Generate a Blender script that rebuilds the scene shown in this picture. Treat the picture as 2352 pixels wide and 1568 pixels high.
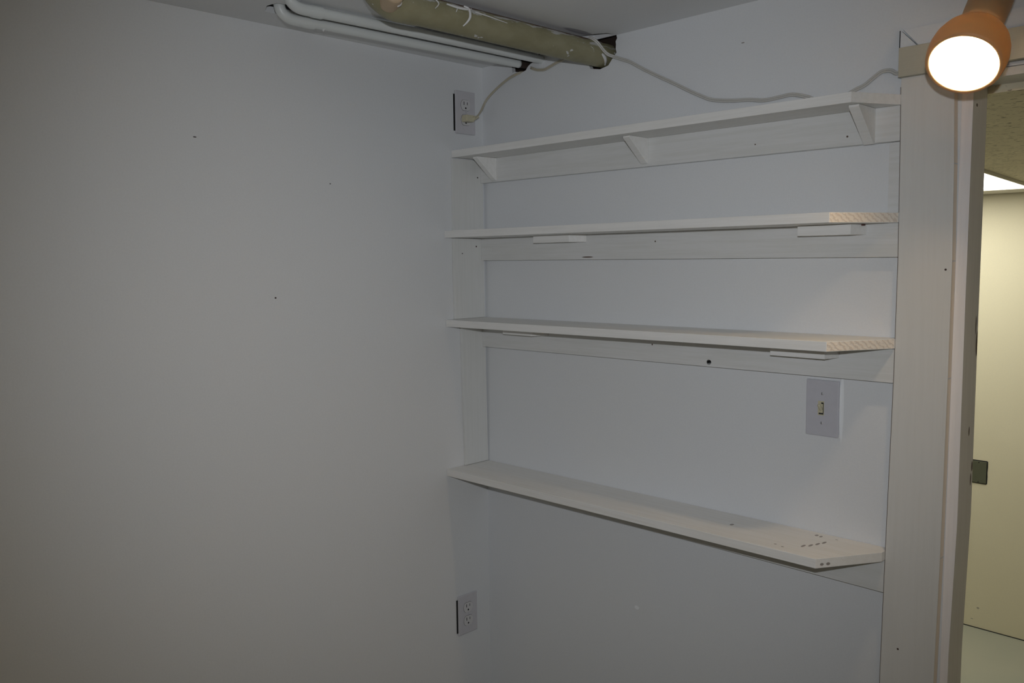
import bpy, bmesh, math, random
from mathutils import Vector, Matrix

for o in list(bpy.data.objects):
    bpy.data.objects.remove(o)
SC = bpy.context.scene
COL = SC.collection
Z0 = 1.80                      # camera height above the floor; heights below are given relative to it
rnd = random.Random(7)

# ------------------------------------------------------------------ camera
CAM = Vector((1.7742, -1.6491, Z0))
yaw, pit, rol = (math.radians(a) for a in (45.3225, -5.478, -0.645))
FWD = Vector((-math.sin(yaw) * math.cos(pit), math.cos(yaw) * math.cos(pit), math.sin(pit)))
RGT = Vector((math.cos(yaw), math.sin(yaw), 0))
UPV = RGT.cross(FWD)
R2 = RGT * math.cos(rol) + UPV * math.sin(rol)
U2 = -RGT * math.sin(rol) + UPV * math.cos(rol)
cd = bpy.data.cameras.new('camera')
cam = bpy.data.objects.new('camera', cd)
COL.objects.link(cam)
M = Matrix((R2, U2, -FWD)).transposed().to_4x4()
M.translation = CAM
cam.matrix_world = M
cd.sensor_width = 36.0
cd.lens = 36.0 * 1961.9 / 2352.0
cd.clip_start = 0.02
SC.camera = cam

# ------------------------------------------------------------------ world, lights, exposure
w = bpy.data.worlds.new('world')
SC.world = w
w.use_nodes = True
w.node_tree.nodes['Background'].inputs[0].default_value = (0.5, 0.5, 0.5, 1)
w.node_tree.nodes['Background'].inputs[1].default_value = 0.02

FLASH_W = 38.0
fl = bpy.data.lights.new('camera_flash', 'SPOT')
fl.energy = FLASH_W
fl.color = (0.965, 1.0, 1.055)
fl.spot_size = math.radians(82)
fl.spot_blend = 1.0
fl.shadow_soft_size = 0.012
flo = bpy.data.objects.new('camera_flash', fl)
COL.objects.link(flo)
FM = Matrix((R2, U2, -FWD)).transposed().to_4x4()
FM = Matrix.Rotation(math.radians(-1.5), 4, 'Z') @ FM       # the built-in flash looks a little to the right of the lens
FM.translation = CAM + U2 * 0.10 - FWD * 0.01
flo.matrix_world = FM @ Matrix.Rotation(math.radians(-2.0), 4, 'X')

# unseen warm fill light, added under the ceiling behind the camera
rl = bpy.data.lights.new('warm_fill', 'AREA')
rl.shape = 'DISK'
rl.size = 0.30
rl.energy = 2.2
rl.color = (1.0, 0.86, 0.66)
rlo = bpy.data.objects.new('warm_fill', rl)
COL.objects.link(rlo)
rlo.location = (1.6, -2.5, Z0 + 0.50)

LAMP_STRENGTH = 128.0
PANEL_STRENGTH = 5.6

SC.view_settings.view_transform = 'Standard'
SC.view_settings.look = 'None'
SC.view_settings.gamma = 1.0
SC.view_settings.use_curve_mapping = False
SC.view_settings.exposure = 0.0


# ------------------------------------------------------------------ materials
def new_mat(name):
    m = bpy.data.materials.new(name)
    m.use_nodes = True
    nt = m.node_tree
    return m, nt, nt.nodes['Principled BSDF']


def N(nt, t, **kw):
    n = nt.nodes.new(t)
    for k, v in kw.items():
        if k.startswith('i_'):
            n.inputs[k[2:].replace('_', ' ')].default_value = v
        else:
            setattr(n, k, v)
    return n


def L(nt, a, b):
    nt.links.new(a, b)


def mixc(nt, fac, a, b):
    n = nt.nodes.new('ShaderNodeMix')
    n.data_type = 'RGBA'
    if hasattr(fac, 'is_linked'):
        L(nt, fac, n.inputs[0])
    else:
        n.inputs[0].default_value = fac
    for s, v in ((n.inputs[6], a), (n.inputs[7], b)):
        if hasattr(v, 'is_linked'):
            L(nt, v, s)
        else:
            s.default_value = (*v, 1) if len(v) == 3 else v
    return n.outputs[2]


def ramp(nt, src, lo, hi, a=0.0, b=1.0):
    n = nt.nodes.new('ShaderNodeMapRange')
    n.interpolation_type = 'SMOOTHSTEP'
    L(nt, src, n.inputs[0])
    n.inputs[1].default_value = lo
    n.inputs[2].default_value = hi
    n.inputs[3].default_value = a
    n.inputs[4].default_value = b
    return n.outputs[0]


def noise(nt, scale, detail=3, stretch=(1, 1, 1), rough=0.5, offs=(0, 0, 0)):
    tc = N(nt, 'ShaderNodeTexCoord')
    mp = N(nt, 'ShaderNodeMapping')
    mp.inputs['Scale'].default_value = stretch
    mp.inputs['Location'].default_value = offs
    L(nt, tc.outputs['Object'], mp.inputs[0])
    n = N(nt, 'ShaderNodeTexNoise')
    n.inputs['Scale'].default_value = scale
    n.inputs['Detail'].default_value = detail
    n.inputs['Roughness'].default_value = rough
    L(nt, mp.outputs[0], n.inputs[0])
    return n.outputs[0]


def spots(nt, pts):
    """mask of small marks: pts = (x, y, z, radius_x, radius_y, radius_z) in object space"""
    tc = N(nt, 'ShaderNodeTexCoord')
    out = None
    for (x, y, z, rx, ry, rz) in pts:
        s = N(nt, 'ShaderNodeVectorMath', operation='SUBTRACT')
        L(nt, tc.outputs['Object'], s.inputs[0])
        s.inputs[1].default_value = (x, y, z)
        m = N(nt, 'ShaderNodeVectorMath', operation='MULTIPLY')
        L(nt, s.outputs[0], m.inputs[0])
        m.inputs[1].default_value = (1 / rx, 1 / ry, 1 / rz)
        l = N(nt, 'ShaderNodeVectorMath', operation='LENGTH')
        L(nt, m.outputs[0], l.inputs[0])
        v = ramp(nt, l.outputs['Value'], 0.8, 1.15, 1.0, 0.0)
        if out is None:
            out = v
        else:
            a = N(nt, 'ShaderNodeMath', operation='MAXIMUM')
            L(nt, out, a.inputs[0])
            L(nt, v, a.inputs[1])
            out = a.outputs[0]
    return out


def bump(nt, bsdf, h, strength=0.2, dist=0.001):
    b = N(nt, 'ShaderNodeBump')
    b.inputs['Strength'].default_value = strength
    b.inputs['Distance'].default_value = dist
    L(nt, h, b.inputs['Height'])
    L(nt, b.outputs[0], bsdf.inputs['Normal'])


def wall_mat(name, c1, c2, marks=(), mark_col=(0.03, 0.02, 0.02), rough=0.62, scale=1.6, light_marks=()):
    m, nt, b = new_mat(name)
    col = mixc(nt, ramp(nt, noise(nt, scale, 5), 0.35, 0.65), c1, c2)
    fine = noise(nt, 260, 2)
    col = mixc(nt, ramp(nt, fine, 0.3, 0.7, 0.0, 0.05), col, (0.4, 0.4, 0.42))
    if light_marks:
        col = mixc(nt, spots(nt, light_marks), col, (0.86, 0.88, 0.90))
    if marks:
        col = mixc(nt, spots(nt, marks), col, mark_col)
    L(nt, col, b.inputs['Base Color'])
    b.inputs['Roughness'].default_value = rough
    bump(nt, b, noise(nt, 420, 3), 0.25, 0.0006)
    return m


def wood_mat(name, c1, c2, along='x', marks=(), mark_col=(0.04, 0.02, 0.015), rough=0.5, streak=0.5):
    st = {'x': (1, 22, 22), 'y': (22, 1, 22), 'z': (22, 22, 1)}[along]
    m, nt, b = new_mat(name)
    g = noise(nt, 6.0, 5, st, 0.62)
    col = mixc(nt, ramp(nt, g, 0.38, 0.66, 0.0, streak), c1, c2)
    blot = noise(nt, 5.0, 3)
    col = mixc(nt, ramp(nt, blot, 0.45, 0.75, 0.0, 0.35), col, c2)
    if marks:
        col = mixc(nt, spots(nt, marks), col, mark_col)
    L(nt, col, b.inputs['Base Color'])
    b.inputs['Roughness'].default_value = rough
    bump(nt, b, noise(nt, 14.0, 4, st, 0.6), 0.35, 0.0008)
    return m


def plain(name, c, rough=0.5, metal=0.0, bumpy=None):
    m, nt, b = new_mat(name)
    n = noise(nt, 60, 3)
    col = mixc(nt, ramp(nt, n, 0.3, 0.7, 0.0, 0.18), c, tuple(v * 0.82 for v in c))
    L(nt, col, b.inputs['Base Color'])
    b.inputs['Roughness'].default_value = rough
    b.inputs['Metallic'].default_value = metal
    if bumpy:
        bump(nt, b, noise(nt, bumpy, 3), 0.3, 0.0006)
    return m


def emit(name, c, s):
    m = bpy.data.materials.new(name)
    m.use_nodes = True
    nt = m.node_tree
    nt.nodes.remove(nt.nodes['Principled BSDF'])
    e = N(nt, 'ShaderNodeEmission')
    e.inputs[0].default_value = (*c, 1)
    e.inputs[1].default_value = s
    L(nt, e.outputs[0], nt.nodes['Material Output'].inputs[0])
    return m


M_LEFT = wall_mat('painted_left_wall', (0.755, 0.765, 0.77), (0.735, 0.755, 0.77),
                  [(0, -0.6556, Z0 - 0.0815, 0.01, 0.0024, 0.002), (0, -0.83, Z0 + 0.265, 0.01, 0.004, 0.0012),
                   (0, -0.50, Z0 + 0.185, 0.01, 0.002, 0.0012)], scale=1.1)
M_BACK = wall_mat('painted_back_wall', (0.72, 0.74, 0.765), (0.735, 0.75, 0.76),
                  [(0.807, 0, Z0 + 0.448, 0.004, 0.01, 0.0012)], (0.3, 0.28, 0.26), scale=1.4,
                  light_marks=[(1.0395, 0, Z0 - 0.30, 0.004, 0.01, 0.07),
                               (0.535, 0, Z0 - 0.86, 0.007, 0.01, 0.005)])
M_CEIL = wall_mat('painted_ceiling', (0.80, 0.81, 0.81), (0.76, 0.77, 0.78),
                  [(0.43, -0.09, Z0 + 0.527, 0.012, 0.05, 0.01)], (0.42, 0.42, 0.45), scale=2.2)
M_ROOM = wall_mat('painted_room_wall', (0.70, 0.69, 0.66), (0.68, 0.68, 0.66))
M_HALL = wall_mat('cream_hall_wall', (0.80, 0.74, 0.56), (0.77, 0.71, 0.53),
                  [(0.515, 2.74, Z0 - 1.70, 0.006, 0.01, 0.005), (0.49, 2.74, Z0 - 1.76, 0.006, 0.01, 0.002)], (0.4, 0.37, 0.3))
M_FLOOR = wall_mat('grey_green_floor', (0.40, 0.40, 0.33), (0.36, 0.37, 0.31), rough=0.35)
M_DARK = plain('dark_cavity_wood', (0.035, 0.022, 0.016), 0.9)
M_BLACK = plain('black_gap', (0.008, 0.008, 0.008), 0.9)
M_SHELF = wood_mat('white_painted_board', (0.84, 0.835, 0.815), (0.75, 0.745, 0.715), 'x')
M_SHELF_LOW = wood_mat('white_painted_scuffed_board', (0.84, 0.83, 0.805), (0.76, 0.74, 0.69), 'x',
                       [(0.8388, -0.0713, Z0 - 0.566, 0.004, 0.006, 0.02), (1.0031, -0.020, Z0 - 0.566, 0.0035, 0.005, 0.02),
                        (1.013, -0.022, Z0 - 0.566, 0.003, 0.005, 0.02), (1.0135, -0.0988, Z0 - 0.566, 0.0030, 0.0085, 0.02), (1.0227, -0.0866, Z0 - 0.566, 0.0030, 0.0085, 0.02), (1.0291, -0.0699, Z0 - 0.566, 0.0030, 0.0085, 0.02), (1.0348, -0.0537, Z0 - 0.566, 0.0030, 0.0085, 0.02),  (0.986, -0.1306, Z0 - 0.566, 0.003, 0.002, 0.02),
                        (0.968, -0.125, Z0 - 0.566, 0.003, 0.002, 0.02), (1.0715, -0.14, Z0 - 0.577, 0.003, 0.006, 0.003),
                        (1.079, -0.13, Z0 - 0.577, 0.003, 0.006, 0.003), (1.045, -0.02, Z0 - 0.566, 0.003, 0.0016, 0.02)],
                       (0.30, 0.27, 0.25))
M_CLEAT = wood_mat('grey_white_batten', (0.72, 0.725, 0.72), (0.64, 0.645, 0.62), 'x',
                   [(0.599, -0.019, Z0 + 0.038, 0.002, 0.01, 0.002), (0.5917, -0.019, Z0 - 0.2014, 0.002, 0.01, 0.002),
                    (0.395, -0.019, Z0 + 0.004, 0.018, 0.01, 0.0016), (0.85, -0.019, Z0 + 0.232, 0.0015, 0.01, 0.0015),
                    (1.045, -0.019, Z0 + 0.227, 0.002, 0.01, 0.002)], (0.12, 0.08, 0.06), streak=0.6)
M_UPRIGHT = wood_mat('painted_upright', (0.725, 0.73, 0.715), (0.66, 0.67, 0.64), 'z',
                     [(0.008, -0.0293, Z0 + 0.2262, 0.01, 0.0025, 0.002), (0.008, -0.038, Z0 + 0.0371, 0.01, 0.0025, 0.0022),
                      (0.008, -0.09, Z0 + 0.018, 0.01, 0.0018, 0.0014)], streak=0.4)
M_CASING = wood_mat('ivory_casing', (0.70, 0.69, 0.66), (0.65, 0.64, 0.605), 'z',
                    [(1.2312, -0.02, Z0 - 0.0266, 0.002, 0.01, 0.002), (1.1702, -0.02, Z0 - 0.7521, 0.002, 0.01, 0.002)], streak=0.35)
M_EDGE = wood_mat('pale_tan_edge', (0.92, 0.80, 0.66), (0.86, 0.74, 0.60), 'z', streak=0.3)  # right side of the casing, a paler tan than its front
M_JAMB = wood_mat('worn_jamb_paint', (0.88, 0.845, 0.83), (0.80, 0.765, 0.75), 'z',
                  [(1.26, 0.0710, Z0 - 0.165, 0.01, 0.007, 0.024), (1.26, 0.062, Z0 - 0.13, 0.01, 0.003, 0.018),
                   (1.26, 0.0456, Z0 - 0.3257, 0.01, 0.003, 0.009), (1.26, 0.069, Z0 - 0.3957, 0.01, 0.004, 0.010),
                   (1.26, 0.064, Z0 - 0.4201, 0.01, 0.003, 0.012), (1.26, 0.02, Z0 + 0.262, 0.01, 0.004, 0.003)],
                  (0.10, 0.06, 0.06), streak=0.5)
M_HEADER = wood_mat('tan_header_paint', (0.49, 0.47, 0.38), (0.45, 0.43, 0.345), 'x', streak=0.25)
M_PLATE = plain('lavender_white_plate', (0.60, 0.59, 0.62), 0.35)
M_SWPLATE = plain('grey_lavender_plate', (0.56, 0.56, 0.61), 0.35)
M_SOCKET = plain('white_socket', (0.66, 0.655, 0.66), 0.35)
M_IVORY = plain('ivory_plastic', (0.60, 0.56, 0.40), 0.35)
M_SLOT = plain('slot_dark', (0.02, 0.02, 0.02), 0.8)
M_SCREW = plain('painted_screw', (0.55, 0.55, 0.58), 0.4)
M_CORD = plain('clear_ivory_cord', (0.50, 0.46, 0.36), 0.3)
M_CORD2 = plain('painted_cord', (0.56, 0.55, 0.52), 0.4)
M_PIPEW = wood_mat('painted_pipe', (0.74, 0.77, 0.76), (0.66, 0.68, 0.66), 'y', rough=0.35, streak=0.4)
M_DRIP = plain('white_paint_drip', (0.74, 0.74, 0.73), 0.4)
M_PLUG = plain('tan_cleanout_plug', (0.50, 0.38, 0.25), 0.5)
M_METAL = plain('dull_metal', (0.22, 0.23, 0.17), 0.38, 0.7)

# olive drain pipe: rust along its top, smeared white paint
M_OLIVE, nt, b = new_mat('olive_drain_pipe')
tc = N(nt, 'ShaderNodeTexCoord')
sx = N(nt, 'ShaderNodeSeparateXYZ')
L(nt, tc.outputs['Object'], sx.inputs[0])
n1 = noise(nt, 3.0, 5, (6, 5, 9), 0.6)
base = mixc(nt, ramp(nt, n1, 0.3, 0.7), (0.255, 0.235, 0.135), (0.31, 0.29, 0.18))
hi = N(nt, 'ShaderNodeMath', operation='ADD')
L(nt, sx.outputs['Z'], hi.inputs[0])
nn = noise(nt, 9.0, 4, (1, 2.2, 1), 0.6, (3, 1, 2))
mm = N(nt, 'ShaderNodeMath', operation='MULTIPLY_ADD')
L(nt, nn, mm.inputs[0])
mm.inputs[1].default_value = 0.016
mm.inputs[2].default_value = -0.008
L(nt, mm.outputs[0], hi.inputs[1])
PZ = 0.492 + Z0
rust = ramp(nt, hi.outputs[0], PZ + 0.0205, PZ + 0.0235)
smear_n = noise(nt, 7.0, 4, (1, 2.2, 14), 0.65, (9, 4, 1))
sm1 = ramp(nt, smear_n, 0.52, 0.58)
sm2 = ramp(nt, hi.outputs[0], PZ + 0.006, PZ + 0.011)
smm = N(nt, 'ShaderNodeMath', operation='MULTIPLY')
L(nt, sm1, smm.inputs[0])
L(nt, sm2, smm.inputs[1])
c = mixc(nt, smm.outputs[0], base, (0.52, 0.52, 0.50))
c = mixc(nt, rust, c, (0.13, 0.075, 0.05))
fleck = ramp(nt, noise(nt, 70, 2, (1, 0.6, 1), 0.5, (2, 2, 2)), 0.715, 0.74)
c = mixc(nt, fleck, c, (0.6, 0.6, 0.58))
L(nt, c, b.inputs['Base Color'])
b.inputs['Roughness'].default_value = 0.45
bump(nt, b, n1, 0.3, 0.001)

# sawn end grain of the shelves
M_END, nt, b = new_mat('sawn_end_grain')
tc = N(nt, 'ShaderNodeTexCoord')
mp = N(nt, 'ShaderNodeMapping')
mp.inputs['Rotation'].default_value = (0, math.radians(32), 0)
L(nt, tc.outputs['Object'], mp.inputs[0])
wv = N(nt, 'ShaderNodeTexWave', wave_type='BANDS', bands_direction='X')
wv.inputs['Scale'].default_value = 55
wv.inputs['Distortion'].default_value = 5.0
wv.inputs['Detail'].default_value = 4
wv.inputs['Detail Scale'].default_value = 2.5
L(nt, mp.outputs[0], wv.inputs[0])
c = mixc(nt, ramp(nt, wv.outputs['Fac'], 0.55, 1.0, 0.0, 0.6), (0.86, 0.78, 0.68), (0.60, 0.50, 0.42))
L(nt, c, b.inputs['Base Color'])
b.inputs['Roughness'].default_value = 0.7
bump(nt, b, wv.outputs['Fac'], 0.6, 0.001)

# acoustic ceiling tile
M_TILE, nt, b = new_mat('acoustic_tile')
tc = N(nt, 'ShaderNodeTexCoord')
mp = N(nt, 'ShaderNodeMapping')
mp.inputs['Scale'].default_value = (0.6, 1.0, 1)
L(nt, tc.outputs['Object'], mp.inputs[0])
ns = N(nt, 'ShaderNodeTexNoise')
ns.inputs['Scale'].default_value = 105
ns.inputs['Detail'].default_value = 3
L(nt, mp.outputs[0], ns.inputs[0])
pits = ramp(nt, ns.outputs[0], 0.60, 0.65)
big = noise(nt, 18, 3)
c = mixc(nt, ramp(nt, big, 0.35, 0.65), (0.90, 0.83, 0.63), (0.84, 0.77, 0.58))
c = mixc(nt, pits, c, (0.40, 0.35, 0.25))
L(nt, c, b.inputs['Base Color'])
b.inputs['Roughness'].default_value = 0.9
bump(nt, b, ns.outputs[0], 0.5, 0.002)

# lamp shade: tan plastic that lets a little light through
M_SHADE, nt, b = new_mat('tan_lamp_plastic')
b.inputs['Base Color'].default_value = (0.42, 0.285, 0.15, 1)
b.inputs['Roughness'].default_value = 0.45
tr = N(nt, 'ShaderNodeBsdfTranslucent')
tr.inputs[0].default_value = (0.9, 0.60, 0.28, 1)
mx = N(nt, 'ShaderNodeMixShader')
mx.inputs[0].default_value = 0.045
out = nt.nodes['Material Output']
L(nt, b.outputs[0], mx.inputs[1])
L(nt, tr.outputs[0], mx.inputs[2])
L(nt, mx.outputs[0], out.inputs[0])
bump(nt, b, noise(nt, 300, 2), 0.15, 0.0004)
M_BULB = emit('lit_bulb', (1.0, 0.75, 0.47), LAMP_STRENGTH)
M_PANEL = emit('lit_diffuser', (1.0, 0.98, 0.86), PANEL_STRENGTH)
M_TROFFER = plain('white_troffer_metal', (0.75, 0.72, 0.66), 0.4)


# ------------------------------------------------------------------ geometry helpers
def box(bm, a, b, bev=0.0, mi=0):
    """box between two corners, z relative to the camera height"""
    x0, x1 = sorted((a[0], b[0])); y0, y1 = sorted((a[1], b[1])); z0, z1 = sorted((a[2], b[2]))
    vs = [bm.verts.new((x, y, z + Z0)) for z in (z0, z1) for y in (y0, y1) for x in (x0, x1)]
    fs = [bm.faces.new([vs[i] for i in f]) for f in
          ((0, 2, 3, 1), (4, 5, 7, 6), (0, 1, 5, 4), (2, 6, 7, 3), (0, 4, 6, 2), (1, 3, 7, 5))]
    for f in fs:
        f.material_index = mi
    if bev:
        es = list({e for f in fs for e in f.edges})
        bmesh.ops.bevel(bm, geom=es, offset=bev, segments=2, affect='EDGES', profile=0.6)


def prism(bm, poly, direction, mi=0, side_mi=None, bev=0.0):
    """poly: 3D points (camera-relative z) of one face; extruded along direction"""
    d = Vector(direction)
    a = [bm.verts.new((p[0], p[1], p[2] + Z0)) for p in poly]
    b = [bm.verts.new((p[0] + d.x, p[1] + d.y, p[2] + Z0 + d.z)) for p in poly]
    n = len(a)
    fs = [bm.faces.new(a), bm.faces.new(list(reversed(b)))]
    for f in fs:
        f.material_index = mi
    for i in range(n):
        f = bm.faces.new([a[i], b[i], b[(i + 1) % n], a[(i + 1) % n]])
        f.material_index = (side_mi or {}).get(i, mi)
        fs.append(f)
    bmesh.ops.recalc_face_normals(bm, faces=fs)
    if bev:
        es = list({e for f in fs for e in f.edges})
        bmesh.ops.bevel(bm, geom=es, offset=bev, segments=2, affect='EDGES', profile=0.6)


def sheet(bm, outline, holes, to3d, thick):
    """flat plate with real holes; outline/holes are 2D loops, to3d maps (u, v) to 3D, thick is a vector"""
    edges = []
    for loop in [outline] + holes:
        vs = [bm.verts.new(Vector(to3d(*p)) + Vector((0, 0, Z0))) for p in loop]
        for i in range(len(vs)):
            edges.append(bm.edges.new((vs[i], vs[(i + 1) % len(vs)])))
    r = bmesh.ops.triangle_fill(bm, use_beauty=True, use_dissolve=False, edges=edges)
    faces = [g for g in r['geom'] if isinstance(g, bmesh.types.BMFace)]
    e = bmesh.ops.extrude_face_region(bm, geom=faces)
    bmesh.ops.translate(bm, vec=Vector(thick), verts=[v for v in e['geom'] if isinstance(v, bmesh.types.BMVert)])
    bmesh.ops.recalc_face_normals(bm, faces=bm.faces[:])


def smooth_path(pts, sub=6):
    P = [Vector(p) for p in pts]
    out = []
    for i in range(len(P) - 1):
        p0 = P[max(i - 1, 0)]; p1 = P[i]; p2 = P[i + 1]; p3 = P[min(i + 2, len(P) - 1)]
        for k in range(sub):
            t = k / sub
            out.append(0.5 * ((2 * p1) + (p2 - p0) * t + (2 * p0 - 5 * p1 + 4 * p2 - p3) * t * t + (3 * p1 - p0 - 3 * p2 + p3) * t ** 3))
    out.append(P[-1])
    return out


def tube(bm, path, r, seg=14, mi=0, cap=True):
    """path: camera-relative points; r: number or list"""
    n = len(path)
    rs = r if isinstance(r, (list, tuple)) else [r] * n
    rings = []
    prev = None
    for i in range(n):
        t = (path[min(i + 1, n - 1)] - path[max(i - 1, 0)]).normalized()
        if prev is None:
            u = t.orthogonal().normalized()
        else:
            u = (prev - t * prev.dot(t)).normalized()
        prev = u
        v = t.cross(u)
        c = path[i] + Vector((0, 0, Z0))
        rings.append([bm.verts.new(c + (u * math.cos(2 * math.pi * k / seg) + v * math.sin(2 * math.pi * k / seg)) * rs[i]) for k in range(seg)])
    for a, b2 in zip(rings, rings[1:]):
        for k in range(seg):
            f = bm.faces.new([a[k], a[(k + 1) % seg], b2[(k + 1) % seg], b2[k]])
            f.smooth = True
            f.material_index = mi
    if cap:
        for rg in (rings[0], list(reversed(rings[-1]))):
            f = bm.faces.new([bm.verts.new(q.co) for q in rg])
            f.material_index = mi


def lathe(bm, prof, origin, axis, seg=48, mi=0, close=False):
    """prof: (radius, distance along axis)"""
    ax = Vector(axis).normalized()
    u = ax.orthogonal().normalized()
    v = ax.cross(u)
    o = Vector(origin) + Vector((0, 0, Z0))
    rings = []
    for (r, s) in prof:
        if r < 1e-6:
            rings.append([bm.verts.new(o + ax * s)])
        else:
            rings.append([bm.verts.new(o + ax * s + (u * math.cos(2 * math.pi * k / seg) + v * math.sin(2 * math.pi * k / seg)) * r) for k in range(seg)])
    for a, b2 in zip(rings, rings[1:]):
        for k in range(seg):
            k2 = (k + 1) % seg
            if len(a) == 1 and len(b2) == 1:
                continue
            if len(a) == 1:
                f = bm.faces.new([a[0], b2[k2], b2[k]])
            elif len(b2) == 1:
                f = bm.faces.new([a[k], a[k2], b2[0]])
            else:
                f = bm.faces.new([a[k], a[k2], b2[k2], b2[k]])
            f.smooth = True
            f.material_index = mi
    bmesh.ops.recalc_face_normals(bm, faces=bm.faces[:])


def obj(name, bm, mats, parent=None):
    """links the bmesh as one object; vertices stay in room coordinates, so textures line up"""
    me = bpy.data.meshes.new(name)
    bm.to_mesh(me)
    bm.free()
    for m in (mats if isinstance(mats, (list, tuple)) else [mats]):
        me.materials.append(m)
    o = bpy.data.objects.new(name, me)
    COL.objects.link(o)
    if parent:
        o.parent = parent
        loc = Vector((0, 0, 0))
        p = parent
        while p:
            loc += p.location
            p = p.parent
        o.location = -loc
    return o


def thing(name, label, cat, loc, group=None):
    o = bpy.data.objects.new(name, None)
    o.empty_display_size = 0.05
    COL.objects.link(o)
    o.location = (loc[0], loc[1], loc[2] + Z0)
    o['label'] = label
    o['category'] = cat
    if group:
        o['group'] = group
    return o


def struct(o):
    o['kind'] = 'structure'
    return o


def B():
    return bmesh.new()


# ------------------------------------------------------------------ the room shell
H = 0.5272           # ceiling
FL = -Z0             # floor
XR, YR = 3.2, -3.2   # far corner of the room behind the camera
DX0, DX1, DZ = 1.241, 2.05, 0.317

hole_a = [(0.1166, 0.5187), (0.1175, 0.507), (0.1195, 0.4945), (0.128, 0.4962), (0.1376, 0.495), (0.1489, 0.4887), (0.1590, 0.4915), (0.1699, 0.4943),
          (0.1740, 0.4995), (0.1779, 0.5030), (0.187, 0.508), (0.197, 0.5099), (0.204, 0.5122), (0.2111, 0.5108), (0.2180, 0.519), (0.2226, 0.5289), (0.222, 0.535), (0.18, 0.5401), (0.1252, 0.5401)]
hole_b = [(0.4200, 0.4560), (0.4456, 0.4610), (0.4567, 0.4729), (0.4707, 0.4870), (0.4680, 0.4960), (0.4692, 0.505), (0.4680, 0.513), (0.4725, 0.5200), (0.4706, 0.5256),
          (0.4730, 0.5330), (0.4469, 0.5360), (0.4228, 0.5360), (0.39, 0.53), (0.375, 0.49), (0.39, 0.462)]
bm = B()
out = [(-0.08, FL), (DX0, FL), (DX0, DZ), (DX1, DZ), (DX1, FL), (XR, FL), (XR, 0.60), (-0.08, 0.60)]
sheet(bm, out, [hole_a, hole_b], lambda u, v: (u, 0, v), (0, 0.013, 0))
sheet(bm, out, [], lambda u, v: (u, 0.060, v), (0, 0.013, 0))
wb = struct(obj('wall_back', bm, M_BACK))
bm = B(); box(bm, (0.03, 0.045, 0.40), (0.60, 0.059, 0.595)); box(bm, (0.03, 0.0135, 0.578), (0.60, 0.045, 0.595))
obj('framing_board', bm, M_DARK, wb)

bm = B(); box(bm, (-0.08, YR, FL), (0, 0, 0.60))
struct(obj('wall_left', bm, M_LEFT))
bm = B(); box(bm, (XR, YR, FL), (XR + 0.08, 0.073, 0.60))
struct(obj('wall_right', bm, M_ROOM))
bm = B(); box(bm, (-0.08, YR - 0.08, FL), (XR + 0.08, YR, 0.60))
struct(obj('wall_rear', bm, M_ROOM))
bm = B(); box(bm, (-0.9, YR - 0.08, FL - 0.08), (XR + 0.08, 2.82, FL))
struct(obj('floor', bm, M_FLOOR))

slot_a = [(0.088, -0.705), (0.128, -0.722), (0.158, -0.716), (0.163, -0.690), (0.160, -0.55), (0.170, -0.35), (0.178, -0.12), (0.196, -0.09), (0.200, -0.004),
          (0.108, -0.004), (0.110, -0.25), (0.098, -0.50)]
slot_b = [(0.186, -0.728), (0.203, -0.738), (0.224, -0.730), (0.224, -0.712), (0.206, -0.69), (0.186, -0.70)]
slot_c = [(0.205, -0.40), (0.219, -0.395), (0.225, -0.20), (0.240, -0.08), (0.245, -0.004), (0.206, -0.004), (0.203, -0.15)]
slot_d = [(0.36, -0.52), (0.43, -0.54), (0.45, -0.64), (0.43, -0.71), (0.38, -0.72), (0.345, -0.66), (0.345, -0.58)]
slot_e = [(0.395, -0.055), (0.405, -0.004), (0.470, -0.004), (0.466, -0.03), (0.448, -0.042), (0.43, -0.05)]
bm = B()
sheet(bm, [(0, YR), (XR, YR), (XR, 0.0), (0, 0.0)], [slot_a, slot_b, slot_c, slot_d, slot_e], lambda u, v: (u, v, H), (0, 0, 0.013))
box(bm, (-0.08, YR, 0.60), (XR, 0.073, 0.62))
cl = struct(obj('ceiling', bm, M_CEIL))
bm = B(); box(bm, (0.02, -0.85, H + 0.045), (0.60, -0.002, H + 0.06))
obj('framing_board', bm, M_DARK, cl)

# ------------------------------------------------------------------ hall beyond the doorway
HF, HC = 2.74, 0.288
bm = B(); box(bm, (-0.9, HF, FL), (XR + 0.08, HF + 0.08, 0.60))
wh = struct(obj('wall_hall', bm, M_HALL))
bm = B(); box(bm, (0.1, HF - 0.003, HC - 0.006), (2.0, HF, HC), 0.0008)
struct(obj('trim_1', bm, M_HEADER))
bm = B(); box(bm, (0.1, HF - 0.002, FL), (2.4, HF, FL + 0.004)); 
struct(obj('trim_2', bm, M_SLOT))
bm = B(); box(bm, (-0.98, 0.073, FL), (-0.9, HF + 0.08, 0.60))
struct(obj('wall_hall_left', bm, M_HALL))
bm = B(); box(bm, (XR, 0.073, FL), (XR + 0.08, HF, 0.60))
struct(obj('wall_hall_right', bm, M_HALL))

# lay-in ceiling: tiles on a grid, the lit troffer runs askew among them
ch = bpy.data.objects.new('ceiling_hall', None); COL.objects.link(ch); ch.location = (1.2, 1.4, Z0 + HC); struct(ch)
bm = B(); box(bm, (-0.9, 0.073, HC + 0.05), (XR, HF, HC + 0.06))
obj('backing_board', bm, M_DARK, ch)
# light runs along the line A-B seen in the doorway
A = Vector((0.8136, 1.5645)); Bv = Vector((0.7495, 2.2813))
d2 = (Bv - A).normalized()
n2 = Vector((-d2.y, d2.x))            # to -x
if n2.x > 0:
    n2 = -n2
def lp(s, t):                          # s along the light, t across it
    q = A + d2 * s + n2 * t
    return (q.x, q.y)
s_end = (HF - 0.004 - A.y) / d2.y
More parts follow.
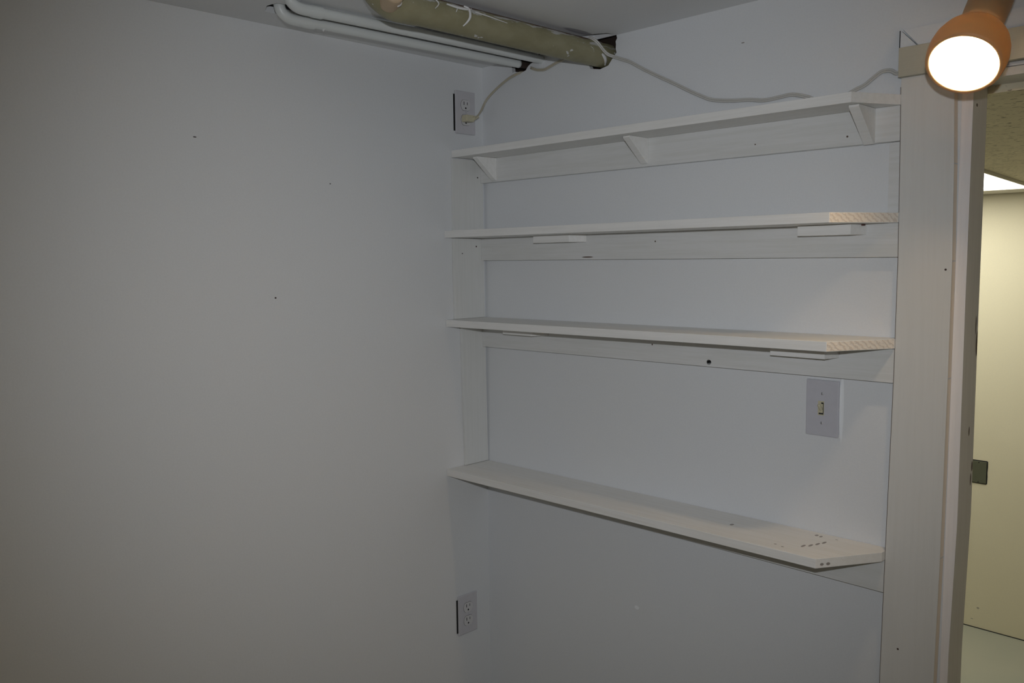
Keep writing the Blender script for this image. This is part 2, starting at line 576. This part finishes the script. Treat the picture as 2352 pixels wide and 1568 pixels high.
# troffer footprint: long side A-B, the end is cut by the wall
foot = [lp(-0.02, 0.0), lp(s_end, 0.0)]
q = lp(s_end, 0.0)
foot_far = (q[0] - 0.95, HF - 0.004)
foot += [foot_far, (A.x - 1.02, lp(-0.02, 0)[1])]
cl_t = thing('ceiling_light', 'lit white fluorescent ceiling panel beyond the doorway', 'ceiling light', (0.5, 2.1, HC))
bm = B()
q = lp((HF - 0.25 - A.y) / d2.y, 0.0)
inner = [(foot[0][0] - 0.007, foot[0][1] + 0.02), (q[0] - 0.007, q[1]), (foot[2][0] + 0.03, q[1]), (foot[3][0] + 0.03, foot[3][1] + 0.02)]
sheet(bm, foot, [inner], lambda u, v: (u, v, HC - 0.012), (0, 0, 0.020))
obj('frame', bm, M_TROFFER, cl_t)
bm = B(); prism(bm, [(p[0], p[1], HC - 0.006) for p in inner], (0, 0, 0.008))
obj('diffuser', bm, M_PANEL, cl_t)
TY = [0.075, 1.345, 1.955, 2.565, HF - 0.002]
TX = [-0.89, 0.20, 1.42, 2.64, XR - 0.002]
def clip_halfplane(poly, p, n):
    o_ = []
    for i in range(len(poly)):
        a, b_ = Vector(poly[i]), Vector(poly[(i + 1) % len(poly)])
        da, db = (a - p).dot(n), (b_ - p).dot(n)
        if da >= 0:
            o_.append(tuple(a))
        if da * db < 0:
            o_.append(tuple(a + (b_ - a) * (da / (da - db))))
    return o_
for j in range(len(TY) - 1):
    for i in range(len(TX) - 1):
        g = 0.0012
        poly = [(TX[i] + g, TY[j] + g), (TX[i + 1] - g, TY[j] + g), (TX[i + 1] - g, TY[j + 1] - g), (TX[i] + g, TY[j + 1] - g)]
        pieces = [poly]
        y0 = foot[0][1] - 0.002
        if TY[j + 1] > y0:      # keep the tiles out of the light
            right = clip_halfplane(poly, A + (-n2) * 0.002, -n2)
            left = clip_halfplane(poly, Vector((foot[3][0] - 0.002, 0)), Vector((-1, 0)))
            low = clip_halfplane(poly, Vector((0, y0)), Vector((0, -1)))
            mid = []
            if len(low) > 2:
                mid = clip_halfplane(low, A + (-n2) * 0.002, n2)
                if len(mid) > 2:
                    mid = clip_halfplane(mid, Vector((foot[3][0] - 0.002, 0)), Vector((1, 0)))
            pieces = [p for p in (right, left, mid) if len(p) > 2]
        for p in pieces:
            ar = abs(sum(p[k][0] * p[(k + 1) % len(p)][1] - p[(k + 1) % len(p)][0] * p[k][1] for k in range(len(p)))) / 2
            if ar < 0.003:
                continue
            bm = B(); prism(bm, [(q_[0], q_[1], HC + rnd.uniform(0, 0.0008)) for q_ in [*p]] if False else [(q_[0], q_[1], HC) for q_ in p], (0, 0, 0.014))
            obj('ceiling_tile', bm, M_TILE, ch)

# ------------------------------------------------------------------ door frame
dr = bpy.data.objects.new('door_1', None); COL.objects.link(dr); dr.location = (1.65, 0, Z0 + FL); struct(dr)
zs = [FL, -1.3, -0.8318, -0.557, -0.2231, -0.0114, 0.16, 0.305, 0.371]
xl = [1.133, 1.135, 1.1378, 1.1412, 1.1465, 1.1475, 1.1455, 1.1430, 1.1425]
xr = [1.231, 1.233, 1.2360, 1.2400, 1.2415, 1.2415, 1.2385, 1.2340, 1.2330]
bm = B()
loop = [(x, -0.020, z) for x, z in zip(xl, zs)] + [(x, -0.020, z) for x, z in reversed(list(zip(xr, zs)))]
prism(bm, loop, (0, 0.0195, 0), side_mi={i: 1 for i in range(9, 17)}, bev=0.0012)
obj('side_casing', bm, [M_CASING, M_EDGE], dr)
bm = B(); box(bm, (2.07, -0.020, FL), (2.16, -0.0005, 0.371), 0.0012)
obj('side_casing', bm, M_CASING, dr)
bm = B(); box(bm, (1.1425, -0.0345, 0.3205), (2.17, -0.0205, 0.3722), 0.001)
box(bm, (1.1445, -0.0205, 0.3215), (2.168, -0.0005, 0.3715)) if False else None
hb = obj('header_board', bm, M_HEADER, dr); hb['label'] = 'tan header board'
bm = B(); prism(bm, [(1.1360, -0.012, 0.3730), (1.1690, -0.012, 0.3730), (1.1395, -0.012, 0.4040), (1.1360, -0.012, 0.4075)], (0, 0.0115, 0), bev=0.0004)
obj('corner_block', bm, M_BACK, dr)
bm = B(); prism(bm, [(1.1712, -0.012, 0.3730), (2.17, -0.012, 0.3730), (2.17, -0.012, 0.410), (1.1405, -0.012, 0.4085)], (0, 0.0115, 0), bev=0.0004)
obj('upper_board', bm, M_BACK, dr)
bm = B()
prism(bm, [(x - 0.0009, -0.0196, z) for x, z in zip(xl[:-1], zs[:-1])] + [(x + 0.0002, -0.0196, z) for x, z in reversed(list(zip(xl[:-1], zs[:-1])))], (0, 0.0012, 0))
obj('dark_edge_line', bm, plain('edge_line_brown', (0.16, 0.13, 0.11), 0.9), dr)  # thin dark brown strip along the casing's front-left edge
bm = B(); box(bm, (1.1347, -0.0125, 0.3730), (1.1359, -0.0010, 0.4070))
obj('dark_edge_line', bm, M_BLACK, dr)  # black bead painted in for the shadow of the gap
zj = [FL, -0.74, -0.488, -0.09, 0.16, DZ - 0.001]
xj = [1.252, 1.2550, 1.2610, 1.2600, 1.2600, 1.2600]
bm = B()
prism(bm, [(x, -0.0010, z) for x, z in zip(xj, zj)] + [(1.2412, -0.0010, DZ - 0.001), (1.2412, -0.0010, FL)], (0, 0.0755, 0), bev=0.0008)
obj('side_jamb', bm, M_JAMB, dr)
bm = B(); box(bm, (2.03, -0.001, FL), (2.0495, 0.0745, DZ - 0.001), 0.0008)
obj('side_jamb', bm, M_JAMB, dr)
bm = B(); box(bm, (1.2605, -0.001, 0.3015), (2.0295, 0.0745, DZ - 0.001), 0.0008)
obj('head_jamb', bm, M_CASING, dr)

# ------------------------------------------------------------------ shelves
CX = 1.1405   # where the battens meet the door casing

def shelf(label, D, zl, zr, xc, end, CX, mat=None, end_mat=M_END):
    t = thing('wall_shelf', label, 'shelf', (0.57, 0, zr - 0.019), 'white shelves on the back wall')
    bm = B()
    def zz(x): return zl + (zr - zl) * x / xc
    pts = [(0.0008, -0.0005), (0.0008, -D), (xc, -D), end, (CX, -0.0205), (CX, -0.0005)]
    if abs(end[0] - CX) < 0.001 and abs(end[1] + 0.0205) < 0.003:
        pts = pts[:3] + [(CX, end[1]), (CX, -0.0005)]
    prism(bm, [(x, y, zz(x)) for x, y in pts], (0, 0, -0.0187), side_mi={2: 1}, bev=0.0010)
    obj('shelf_board', bm, [mat or M_SHELF, end_mat], t)
    return t

S1 = shelf('topmost white shelf held up by three wooden triangles', 0.1166, 0.2937, 0.2920, 1.0935, (1.1435, -0.0215), 1.1435, end_mat=M_SHELF)
S2 = shelf('second shelf from top with raw sawn end and small support blocks', 0.1473, 0.0788, 0.0786, 1.0729, (1.1465, -0.0215), 1.1465)
S3 = shelf('third shelf from top, just above the light switch', 0.1478, -0.1610, -0.1560, 1.0733, (1.1465, -0.0215), 1.1465)
S4 = shelf('lowest white shelf with scuffed top near the door casing', 0.1536, -0.5735, -0.5655, 1.0650, (1.1405, -0.034), 1.1405, mat=M_SHELF_LOW, end_mat=M_SHELF_LOW)

def cleat(t, x0, x1, zb0, zb1, zt0, zt1, notch=None):
    bm = B()
    low = [(x0, zb0)]
    if notch:
        cx_, cz_, r_ = notch
        for k in range(9):
            a = math.pi - math.pi * k / 8
            low.append((cx_ + r_ * math.cos(a), cz_ + r_ * math.sin(a)))
    low.append((x1, zb1))
    pts = low + [(x1, zt1), (x0, zt0)]
    prism(bm, [(x, -0.019, z) for x, z in pts], (0, 0.0188, 0), bev=0.0006 if not notch else 0)
    return obj('batten', bm, M_CLEAT, t)

cleat(S1, 0.0085, 1.1435, 0.2114, 0.2092, 0.2748, 0.2730)
cleat(S2, 0.0085, 1.1465, -0.0017, -0.0033, 0.0598, 0.0596)
# the batten with the drilled hole
bm = B()
hole = [(0.7447 + 0.0062 * math.cos(a), -0.2310 + 0.0056 * math.sin(a)) for a in [2 * math.pi * k / 18 for k in range(18)]]
sheet(bm, [(0.0085, -0.2435), (1.1458, -0.2395), (1.1458, -0.1756), (0.0085, -0.1805)], [hole], lambda u, v: (u, -0.019, v), (0, 0.0188, 0))
c3 = obj('batten', bm, M_CLEAT, S3)
bm = B(); lathe(bm, [(0.0056, -0.0165), (0.0060, -0.0160), (0.0060, 0.0), (0.0, 0.0)], (0.7447, -0.0012, -0.2310), (0, 1, 0), 18)
obj('dark_hole_sleeve', bm, M_BLACK, c3)  # black sleeve puts the hole's inner darkness into its colour
cleat(S4, 0.0005, CX, -0.6465, -0.6490, -0.5930, -0.5850)

def gusset(t, x0, x1, yf, zt, zb):
    bm = B()
    prism(bm, [(x0, -0.0192, zt), (x0, yf, zt), (x0, yf - 0.001, zt - 0.004), (x0, -0.024, zb), (x0, -0.0192, zb)], (x1 - x0, 0, 0), bev=0.0006)
    return obj('triangular_bracket', bm, M_SHELF, t)
gusset(S1, 0.0575, 0.0738, -0.090, 0.2743, 0.2150)
gusset(S1, 0.5610, 0.5790, -0.090, 0.2737, 0.2165)
gusset(S1, 1.0790, 1.0980, -0.092, 0.2728, 0.2075)

def block(t, x0, x1, xw, zt, zb, yf=-0.062):
    bm = B()
    prism(bm, [(x0, -0.0192, zt), (x0, yf, zt), (x1, yf, zt), (xw, -0.0192, zt)], (0, 0, zb - zt), bev=0.0006)
    return obj('support_block', bm, M_SHELF, t)
block(S2, 0.2500, 0.372, 0.392, 0.0597, 0.0415)
block(S2, 0.9690, 1.0750, 1.0870, 0.0595, 0.0395)
block(S3, 0.1340, 0.240, 0.262, -0.1808, -0.1985)
block(S3, 0.9150, 1.0300, 1.0400, -0.1762, -0.1995)
bm = B(); box(bm, (1.0855, -0.040, 0.0562), (1.0895, -0.030, 0.0594), 0.0006)
rs = obj('rusty_screw_plate', bm, plain('rusty_brown', (0.10, 0.045, 0.035), 0.8), S2); rs['label'] = 'rusty brown fixing'

# ------------------------------------------------------------------ boards on the left wall
def upright(label, yl0, yl1, zb, zt, yr0=-0.009, yr1=-0.009, warp=0.0):
    bm = B()
    n = 6
    l_, r_ = [], []
    for k in range(n + 1):
        u = k / n
        z = zb + (zt - zb) * u
        wob = warp * math.sin(u * 9.0)
        l_.append((0.0003, yl0 + (yl1 - yl0) * u + wob * 0.5, z))
        r_.append((0.0003, yr0 + (yr1 - yr0) * u, z))
    prism(bm, l_ + list(reversed(r_)), (0.0077, 0, 0), bev=0.0008)
    o = obj('upright_board', bm, M_UPRIGHT)
    o['label'] = label; o['category'] = 'board'; o['group'] = 'upright boards in the corner'
    return o
upright('wide upright board between the top and second shelves in the corner', -0.1205, -0.1190, 0.0795, 0.2720)
upright('wide upright board between the second and third shelves in the corner', -0.1200, -0.1215, -0.1605, 0.0593, warp=0.001)
upright('narrow upright board between third and lowest shelves in the corner', -0.0900, -0.0985, -0.5725, -0.1807, yr0=-0.003, warp=0.001)
bm = B(); box(bm, (1.1215, -0.010, 0.0793), (1.1430, -0.0005, 0.2085), 0.0005)
o = obj('filler_strip', bm, M_CLEAT); o['label'] = 'narrow vertical filler strip beside door casing above second shelf'; o['category'] = 'strip'

# ------------------------------------------------------------------ outlets, switch, cover plate
def frame_fn(kind, c):
    """returns f(u, v, n): u to the right as seen, v up, n out of the wall"""
    if kind == 'left':
        return lambda u, v, n: (c[0] + n, c[1] + u, c[2] + v)
    return lambda u, v, n: (c[0] + u, c[1] - n, c[2] + v)

def fbox(bm, f, a, b_, bev=0.0, mi=0):
    box(bm, f(*a), f(*b_), bev, mi)

def rounded(bm, f, w_, h_, n0, n1, flat=0.0, mi=0, seg=24, cx_=0.0, cz_=0.0):
    """disc clipped top and bottom: the face of a duplex socket"""
    pts = []
    R = w_ / 2
    for k in range(seg):
        a = 2 * math.pi * k / seg
        u = R * math.cos(a); v = R * math.sin(a)
        v = max(-h_ / 2, min(h_ / 2, v))
        pts.append((cx_ + u, cz_ + v))
    base = [f(u, v, n0) for u, v in pts]
    top0, base0 = Vector(f(0, 0, n1)), Vector(f(0, 0, n0))
    prism(bm, base, tuple(top0 - base0), mi)

def outlet(label, c, tilt=0.0):
    t = thing('electrical_outlet', label, 'outlet', c, 'outlets on the left wall by the corner')
    f = frame_fn('left', c)
    bm = B(); fbox(bm, f, (-0.0350, -0.057, 0.0015), (0.035, 0.057, 0.0065), 0.0022)
    obj('cover_plate', bm, M_PLATE, t)
    bm = B(); fbox(bm, f, (-0.0385, -0.050, 0.0002), (-0.0330, 0.047, 0.0014))
    obj('box_gap', bm, M_BLACK, t)
    for s in (1, -1):
        cz_ = 0.0195 * s
        bm = B(); rounded(bm, f, 0.0352, 0.0292, 0.0060, 0.00662, mi=0, cz_=cz_)
        ring = obj('socket_rim', bm, M_SLOT, t)
        bm = B(); rounded(bm, f, 0.0340, 0.0280, 0.0060, 0.0076, cz_=cz_)
        fc = obj('socket_face', bm, M_SOCKET, t)
        bm = B()
        fbox(bm, f, (-0.0075, cz_ + 0.0005, 0.0070), (-0.0053, cz_ + 0.0095, 0.00775))
        fbox(bm, f, (0.0050, cz_ + 0.0015, 0.0070), (0.0068, cz_ + 0.0085, 0.00775))
        lathe(bm, [(0.0, 0), (0.0026, 0), (0.0026, 0.0008), (0.0, 0.0008)], f(0, cz_ - 0.0075, 0.0070), (1, 0, 0), 12)
        obj('slot', bm, M_SLOT, fc)
    bm = B(); lathe(bm, [(0.0028, 0), (0.0024, 0.0010), (0.0, 0.0014)], f(0, 0, 0.0064), (1, 0, 0), 12)
    sc_ = obj('screw', bm, M_SCREW, t)
    return t

outlet('upper outlet on left wall with ivory plug in its lower socket', (0.0, -0.0685, 0.3978))
outlet('lower empty outlet on left wall below all the shelves', (0.0, -0.0895, -1.0038))

swc = (1.0010, 0.0, -0.3062)
t = thing('light_switch', 'white toggle light switch on back wall under the third shelf', 'light switch', swc)
f = frame_fn('back', swc)
bm = B(); fbox(bm, f, (-0.0345, -0.0572, 0.0004), (0.0345, 0.0572, 0.0056), 0.0024)
sp = obj('cover_plate', bm, M_SWPLATE, t)
bm = B(); fbox(bm, f, (-0.0085, -0.0145, 0.0050), (0.0045, 0.0145, 0.0060), 0.0003)
obj('toggle_surround', bm, M_IVORY, t)
bm = B(); fbox(bm, f, (-0.0062, -0.0125, 0.0055), (0.0025, -0.0095, 0.0063)); fbox(bm, f, (-0.0015, 0.0090, 0.0055), (0.0028, 0.0120, 0.0063))
fbox(bm, f, (0.0022, -0.0125, 0.0055), (0.0034, 0.0120, 0.0063))
obj('toggle_gap', bm, M_SLOT, t)
bm = B()
p0, p1 = Vector(f(-0.0018, -0.002, 0.0055)), Vector(f(-0.0022, 0.0085, 0.0160))
tube(bm, [p0, p0.lerp(p1, 0.5), p0.lerp(p1, 0.92), p1], [0.0040, 0.0036, 0.0034, 0.0018], 8)
obj('toggle', bm, M_IVORY, t)
for v_ in (0.030, -0.030):
    bm = B(); lathe(bm, [(0.0034, 0), (0.0030, 0.0010), (0.0, 0.0016)], f(0, v_, 0.0054), (0, -1, 0), 12)
    s_ = obj('screw', bm, M_SCREW, t)
    bm = B(); fbox(bm, f, (-0.0006, v_ - 0.0026, 0.0066), (0.0002, v_ + 0.0026, 0.0072))
    obj('screw_slot', bm, M_SLOT, s_)
bm = B()
for (u0, v0, u1, v1) in ((0.0342, -0.050, 0.0358, 0.052), (0.0325, -0.0590, 0.0372, -0.046), (-0.033, 0.0570, 0.034, 0.0582)):
    fbox(bm, f, (u0, v0, 0.0002), (u1, v1, 0.0022), 0.0006)
pe = obj('paint_edge', bm, M_BACK, t); pe['label'] = 'ragged white paint around the plate'

pc = (0.4980, HF, -1.0305)
t = thing('blank_cover_plate', 'small grey metal blank plate on the cream wall beyond the door', 'cover plate', pc)
f = frame_fn('back', pc)
bm = B()
gp = [(-0.041, -0.055), (-0.037, -0.0585), (0.030, -0.0585), (0.034, -0.054), (0.0345, -0.02), (0.0335, 0.0), (0.0350, 0.025), (0.0345, 0.052), (0.030, 0.0545), (-0.041, 0.0545)]
prism(bm, [f(u, v, 0.0003) for u, v in gp], (0, -0.0012, 0))
obj('box_gap', bm, M_SLOT, t)
bm = B(); fbox(bm, f, (-0.038, -0.0545, 0.0018), (0.0300, 0.0500, 0.0050), 0.0016)
obj('plate', bm, M_METAL, t)
for v_ in (0.044, -0.050):
    bm = B(); lathe(bm, [(0.0030, 0), (0.0026, 0.001), (0.0, 0.0014)], f(-0.004, v_, 0.0046), (0, -1, 0), 10)
    obj('screw', bm, M_SLOT, t)

# ------------------------------------------------------------------ pipes
def V(*a):
    return Vector(a)

t = thing('water_pipe', 'white painted thin pipe under the ceiling, nearest the left wall', 'pipe', (0.15, -0.35, 0.508), 'thin pipes under the ceiling')
path = [V(0.1656, -0.0290, 0.508), V(0.1652, -0.045, 0.508), V(0.1530, -0.293, 0.508), V(0.1455, -0.580, 0.507), V(0.1422, -0.650, 0.506)]
bend = [V(0.1405, -0.672, 0.5065), V(0.1395, -0.686, 0.511), V(0.1385, -0.696, 0.520), V(0.1380, -0.700, 0.535), V(0.1380, -0.701, 0.560)]
bm = B(); tube(bm, smooth_path(path), 0.0108)
obj('pipe_body', bm, M_PIPEW, t)
bm = B(); tube(bm, [V(0.1670, 0.040, 0.5085), V(0.1655, -0.030, 0.508)], 0.0098)
obj('bare_pipe_end', bm, M_DARK, t)
bm = B(); pth = smooth_path([path[-1] + V(0.0016, 0.028, 0)] + [path[-1]] + bend, 5)
tube(bm, pth, [0.0126] * 5 + [0.0118] * (len(pth) - 5))
obj('elbow', bm, M_PIPEW, t)
bm = B(); tube(bm, [V(0.1478, -0.600, 0.498), V(0.1476, -0.601, 0.4945), V(0.1476, -0.601, 0.4925)], [0.0040, 0.0022, 0.0008], 8)
obj('paint_drip', bm, M_DRIP, t)

t = thing('water_pipe', 'white painted thin pipe under the ceiling, beside the olive pipe', 'pipe', (0.21, -0.35, 0.512), 'thin pipes under the ceiling')
path = [V(0.2262, 0.004, 0.5125), V(0.2244, -0.0205, 0.512), V(0.2165, -0.347, 0.512), V(0.2045, -0.6177, 0.512), V(0.2030, -0.668, 0.512)]
bend = [V(0.2030, -0.690, 0.5125), V(0.2030, -0.704, 0.517), V(0.2030, -0.713, 0.526), V(0.2030, -0.717, 0.540), V(0.2030, -0.718, 0.560)]
bm = B(); tube(bm, smooth_path(path), 0.0108)
obj('pipe_body', bm, M_PIPEW, t)
bm = B(); pth = smooth_path([path[-1] + V(0.0005, 0.028, 0)] + [path[-1]] + bend, 5)
tube(bm, pth, [0.0126] * 5 + [0.0118] * (len(pth) - 5))
obj('elbow', bm, M_PIPEW, t)

PX, PZr, PR = 0.4125, 0.492, 0.0295
t = thing('drain_pipe', 'thick olive brown pipe with white paint drips under the ceiling', 'pipe', (PX, -0.3, PZr))
bm = B(); tube(bm, [V(PX + 0.004, 0.030, PZr), V(PX + 0.002, -0.1, PZr), V(PX, -0.3, PZr), V(PX - 0.002, -0.56, PZr)], PR, 40)
obj('pipe_body', bm, M_OLIVE, t)
# fitting that turns up through the ceiling, with its cleanout
bm = B()
pth = smooth_path([V(PX - 0.002, -0.545, PZr), V(PX - 0.002, -0.575, PZr), V(PX - 0.003, -0.610, PZr + 0.003), V(PX - 0.004, -0.640, PZr + 0.018),
                   V(PX - 0.005, -0.655, PZr + 0.045), V(PX - 0.005, -0.660, PZr + 0.075)], 5)
tube(bm, pth, [0.0296, 0.0298, 0.0300, 0.0304, 0.0308] + [min(0.0335, 0.0310 + 0.0005 * k) for k in range(len(pth) - 5)], 40)
obj('elbow', bm, M_OLIVE, t)
STUB = V(PX + 0.010, -0.632, PZr - 0.003)
sd = V(0.62, -0.25, 0.10).normalized()
bm = B(); lathe(bm, [(0.0205, 0.0), (0.0205, 0.040), (0.0195, 0.044), (0.012, 0.0455), (0.0, 0.046)], STUB, sd, 32)
pl = obj('cleanout_plug', bm, M_PLUG, t); pl['label'] = 'tan plug with a white paint drip'
def on_pipe(pts, r, name='paint_drip', flat=0.0009):
    P_ = []
    for (y, a) in pts:
        a = math.radians(a)
        P_.append(V(PX + (PR + flat) * math.cos(a), y, PZr + (PR + flat) * math.sin(a)))
    pth_ = smooth_path(P_, 5)
    n_ = len(pth_)
    rr = [r * (0.55 + 0.45 * math.sin(math.pi * min(1, (k + 1) / n_ * 1.1))) for k in range(n_)]
    bm_ = B(); tube(bm_, pth_, rr, 8)
    obj(name, bm_, M_DRIP, t)
on_pipe([(-0.450, 48), (-0.440, 35), (-0.442, 3), (-0.448, -18), (-0.456, -38)], 0.0027)
on_pipe([(-0.500, 31), (-0.470, 27), (-0.445, 31), (-0.432, 40)], 0.0026)
on_pipe([(-0.527, 45), (-0.523, 22), (-0.534, 0)], 0.0014)
on_pipe([(-0.474, 24), (-0.477, 14), (-0.480, 6)], 0.0011)
on_pipe([(-0.068, 8), (-0.055, 1), (-0.051, -15), (-0.053, -33)], 0.0020)
on_pipe([(-0.022, -12), (-0.008, -24), (0.000, -38), (0.008, -57)], 0.0050)
on_pipe([(-0.425, 28), (-0.390, 24), (-0.335, 15)], 0.0014)
bm = B()
q0 = STUB + sd * 0.018
up_ = V(0, 0, 1); sdv = sd.cross(up_).normalized()
tube(bm, smooth_path([q0 - sdv * 0.014 + up_ * 0.016, q0 - sdv * 0.0195 + up_ * 0.004, q0 - sdv * 0.0170 - up_ * 0.012 + sd * 0.006, q0 - sdv * 0.010 - up_ * 0.0185 + sd * 0.012], 4), 0.0022, 8)
obj('paint_drip', bm, M_DRIP, pl)

# ------------------------------------------------------------------ cord
t = thing('electric_cord', 'ivory flat twin cord with plug running from upper outlet to header', 'cord', (0.02, -0.065, 0.378))
def twin(bm, pts, perp=None, r=0.0021, off=0.0019):
    pth_ = smooth_path(pts, 5)
    for s in (-1, 1):
        q_ = []
        for i, p in enumerate(pth_):
            tg = (pth_[min(i + 1, len(pth_) - 1)] - pth_[max(i - 1, 0)]).normalized()
            nrm = Vector(perp) if perp else V(0, -1, 0)
            o_ = tg.cross(nrm)
            o_ = o_.normalized() if o_.length > 1e-4 else V(0, 0, 1)
            q_.append(p + o_ * off * s)
        tube(bm, q_, r, 8)
bm = B()
twin(bm, [V(0.034, -0.0600, 0.381), V(0.034, -0.050, 0.3885), V(0.030, -0.0330, 0.4040), V(0.040, -0.020, 0.4350), V(0.075, -0.012, 0.4620), V(0.112, -0.008, 0.4800),
          V(0.1353, -0.006, 0.4867), V(0.146, -0.001, 0.4905), V(0.155, 0.012, 0.4920)], r=0.0019, off=0.0017)
twin(bm, [V(0.178, 0.014, 0.5020), V(0.186, 0.002, 0.4985), V(0.1978, -0.006, 0.4934),
          V(0.2180, -0.006, 0.4862), V(0.2411, -0.006, 0.4835), V(0.2593, -0.006, 0.4872), V(0.2863, -0.006, 0.4941), V(0.320, -0.006, 0.4995), V(0.360, -0.006, 0.508)],
     r=0.0019, off=0.0017)
obj('cord_length', bm, M_CORD, t)
bm = B()
twin(bm, [V(0.4250, -0.048, 0.5215), V(0.4340, -0.044, 0.5178), V(0.4430, -0.036, 0.5085), V(0.4480, -0.026, 0.4960), V(0.4540, -0.013, 0.4840), V(0.4676, -0.0065, 0.4769), V(0.4871, -0.006, 0.4686), V(0.5154, -0.006, 0.4568), V(0.5506, -0.006, 0.4362),
          V(0.5934, -0.006, 0.4128), V(0.6351, -0.006, 0.3911), V(0.6756, -0.006, 0.3690), V(0.7094, -0.006, 0.3519), V(0.7381, -0.006, 0.3396),
          V(0.7851, -0.006, 0.3314), V(0.8263, -0.006, 0.3275), V(0.8614, -0.006, 0.3218), V(0.8954, -0.006, 0.3232), V(0.9238, -0.006, 0.3244),
          V(0.9563, -0.006, 0.3150), V(0.985, -0.006, 0.3020), V(1.020, -0.006, 0.3020), V(1.0511, -0.006, 0.3146), V(1.0693, -0.006, 0.3208),
          V(1.0855, -0.006, 0.3312), V(1.1014, -0.006, 0.3406), V(1.1174, -0.006, 0.3405), V(1.1278, -0.006, 0.3341), V(1.1360, -0.006, 0.3350)])
obj('cord_length', bm, M_CORD2, t)
f = frame_fn('left', (0.0, -0.0685, 0.3978))
bm = B()
fbox(bm, f, (-0.0165, -0.0265, 0.0078), (0.0115, -0.0085, 0.0300), 0.0030)
obj('plug', bm, M_IVORY, t)
bm = B()
p0, p1 = V(0.0270, -0.0600, 0.3800), V(0.036, -0.0480, 0.3870)
tube(bm, [V(0.022, -0.068, 0.3795), p0, p0.lerp(p1, 0.6), p1], [0.0070, 0.0066, 0.0048, 0.0036], 12)
obj('strain_relief', bm, M_IVORY, t)
bm = B(); box(bm, (1.1345, -0.0060, 0.3440), (1.1400, -0.0010, 0.3530), 0.0008)
cs = obj('cord_staple', bm, M_SLOT, t)

# ------------------------------------------------------------------ spot lamp
LD = V(-0.004, -0.70, -0.714).normalized()       # where the lamp points
LC = V(1.3140, -0.2255, 0.2865)                  # centre of its rim
bk = -LD
t = thing('spot_lamp', 'lit tan bullet spot lamp above the doorway', 'lamp', (1.318, 0, 0.50))
bm = B()
prof = [(0.0484, 0.012), (0.0484, 0.001), (0.0490, 0.0), (0.0535, 0.0), (0.0550, 0.003), (0.0568, 0.015), (0.0570, 0.028), (0.0555, 0.041), (0.0513, 0.055), (0.0440, 0.068), (0.0350, 0.0755), (0.0315, 0.0780),
        (0.0300, 0.0780), (0.0335, 0.0735), (0.0412, 0.066), (0.0480, 0.0545), (0.0518, 0.043), (0.0530, 0.030), (0.0520, 0.018), (0.0484, 0.012)]
lathe(bm, prof, LC, bk, 64)
obj('shade', bm, M_SHADE, t)
bm = B()
lathe(bm, [(0.0, 0.0785), (0.0285, 0.0785), (0.0300, 0.080), (0.0318, 0.125), (0.0322, 0.150), (0.0322, 0.196), (0.0290, 0.210), (0.018, 0.218), (0.0, 0.220)], LC, bk, 48)
obj('socket_housing', bm, M_SHADE, t)
bm = B()
lathe(bm, [(0.0, 0.0030), (0.018, 0.0038), (0.032, 0.0072), (0.0395, 0.0120), (0.0415, 0.0180), (0.0400, 0.0260), (0.033, 0.046), (0.020, 0.064), (0.014, 0.076), (0.0, 0.077)], LC, bk, 48)
obj('bulb', bm, M_BULB, t)
bm = B()
e0 = LC + bk * 0.212
tube(bm, smooth_path([e0, e0 + V(0, 0.010, 0.022), V(1.318, -0.030, 0.497), V(1.318, -0.012, 0.500)], 4), 0.007, 12)
obj('swivel_arm', bm, M_SHADE, t)
bm = B(); lathe(bm, [(0.0, 0), (0.024, 0), (0.024, 0.008), (0.018, 0.014), (0.0, 0.015)], (1.318, -0.0003, 0.500), (0, -1, 0), 32)
obj('wall_base', bm, M_SHADE, t)
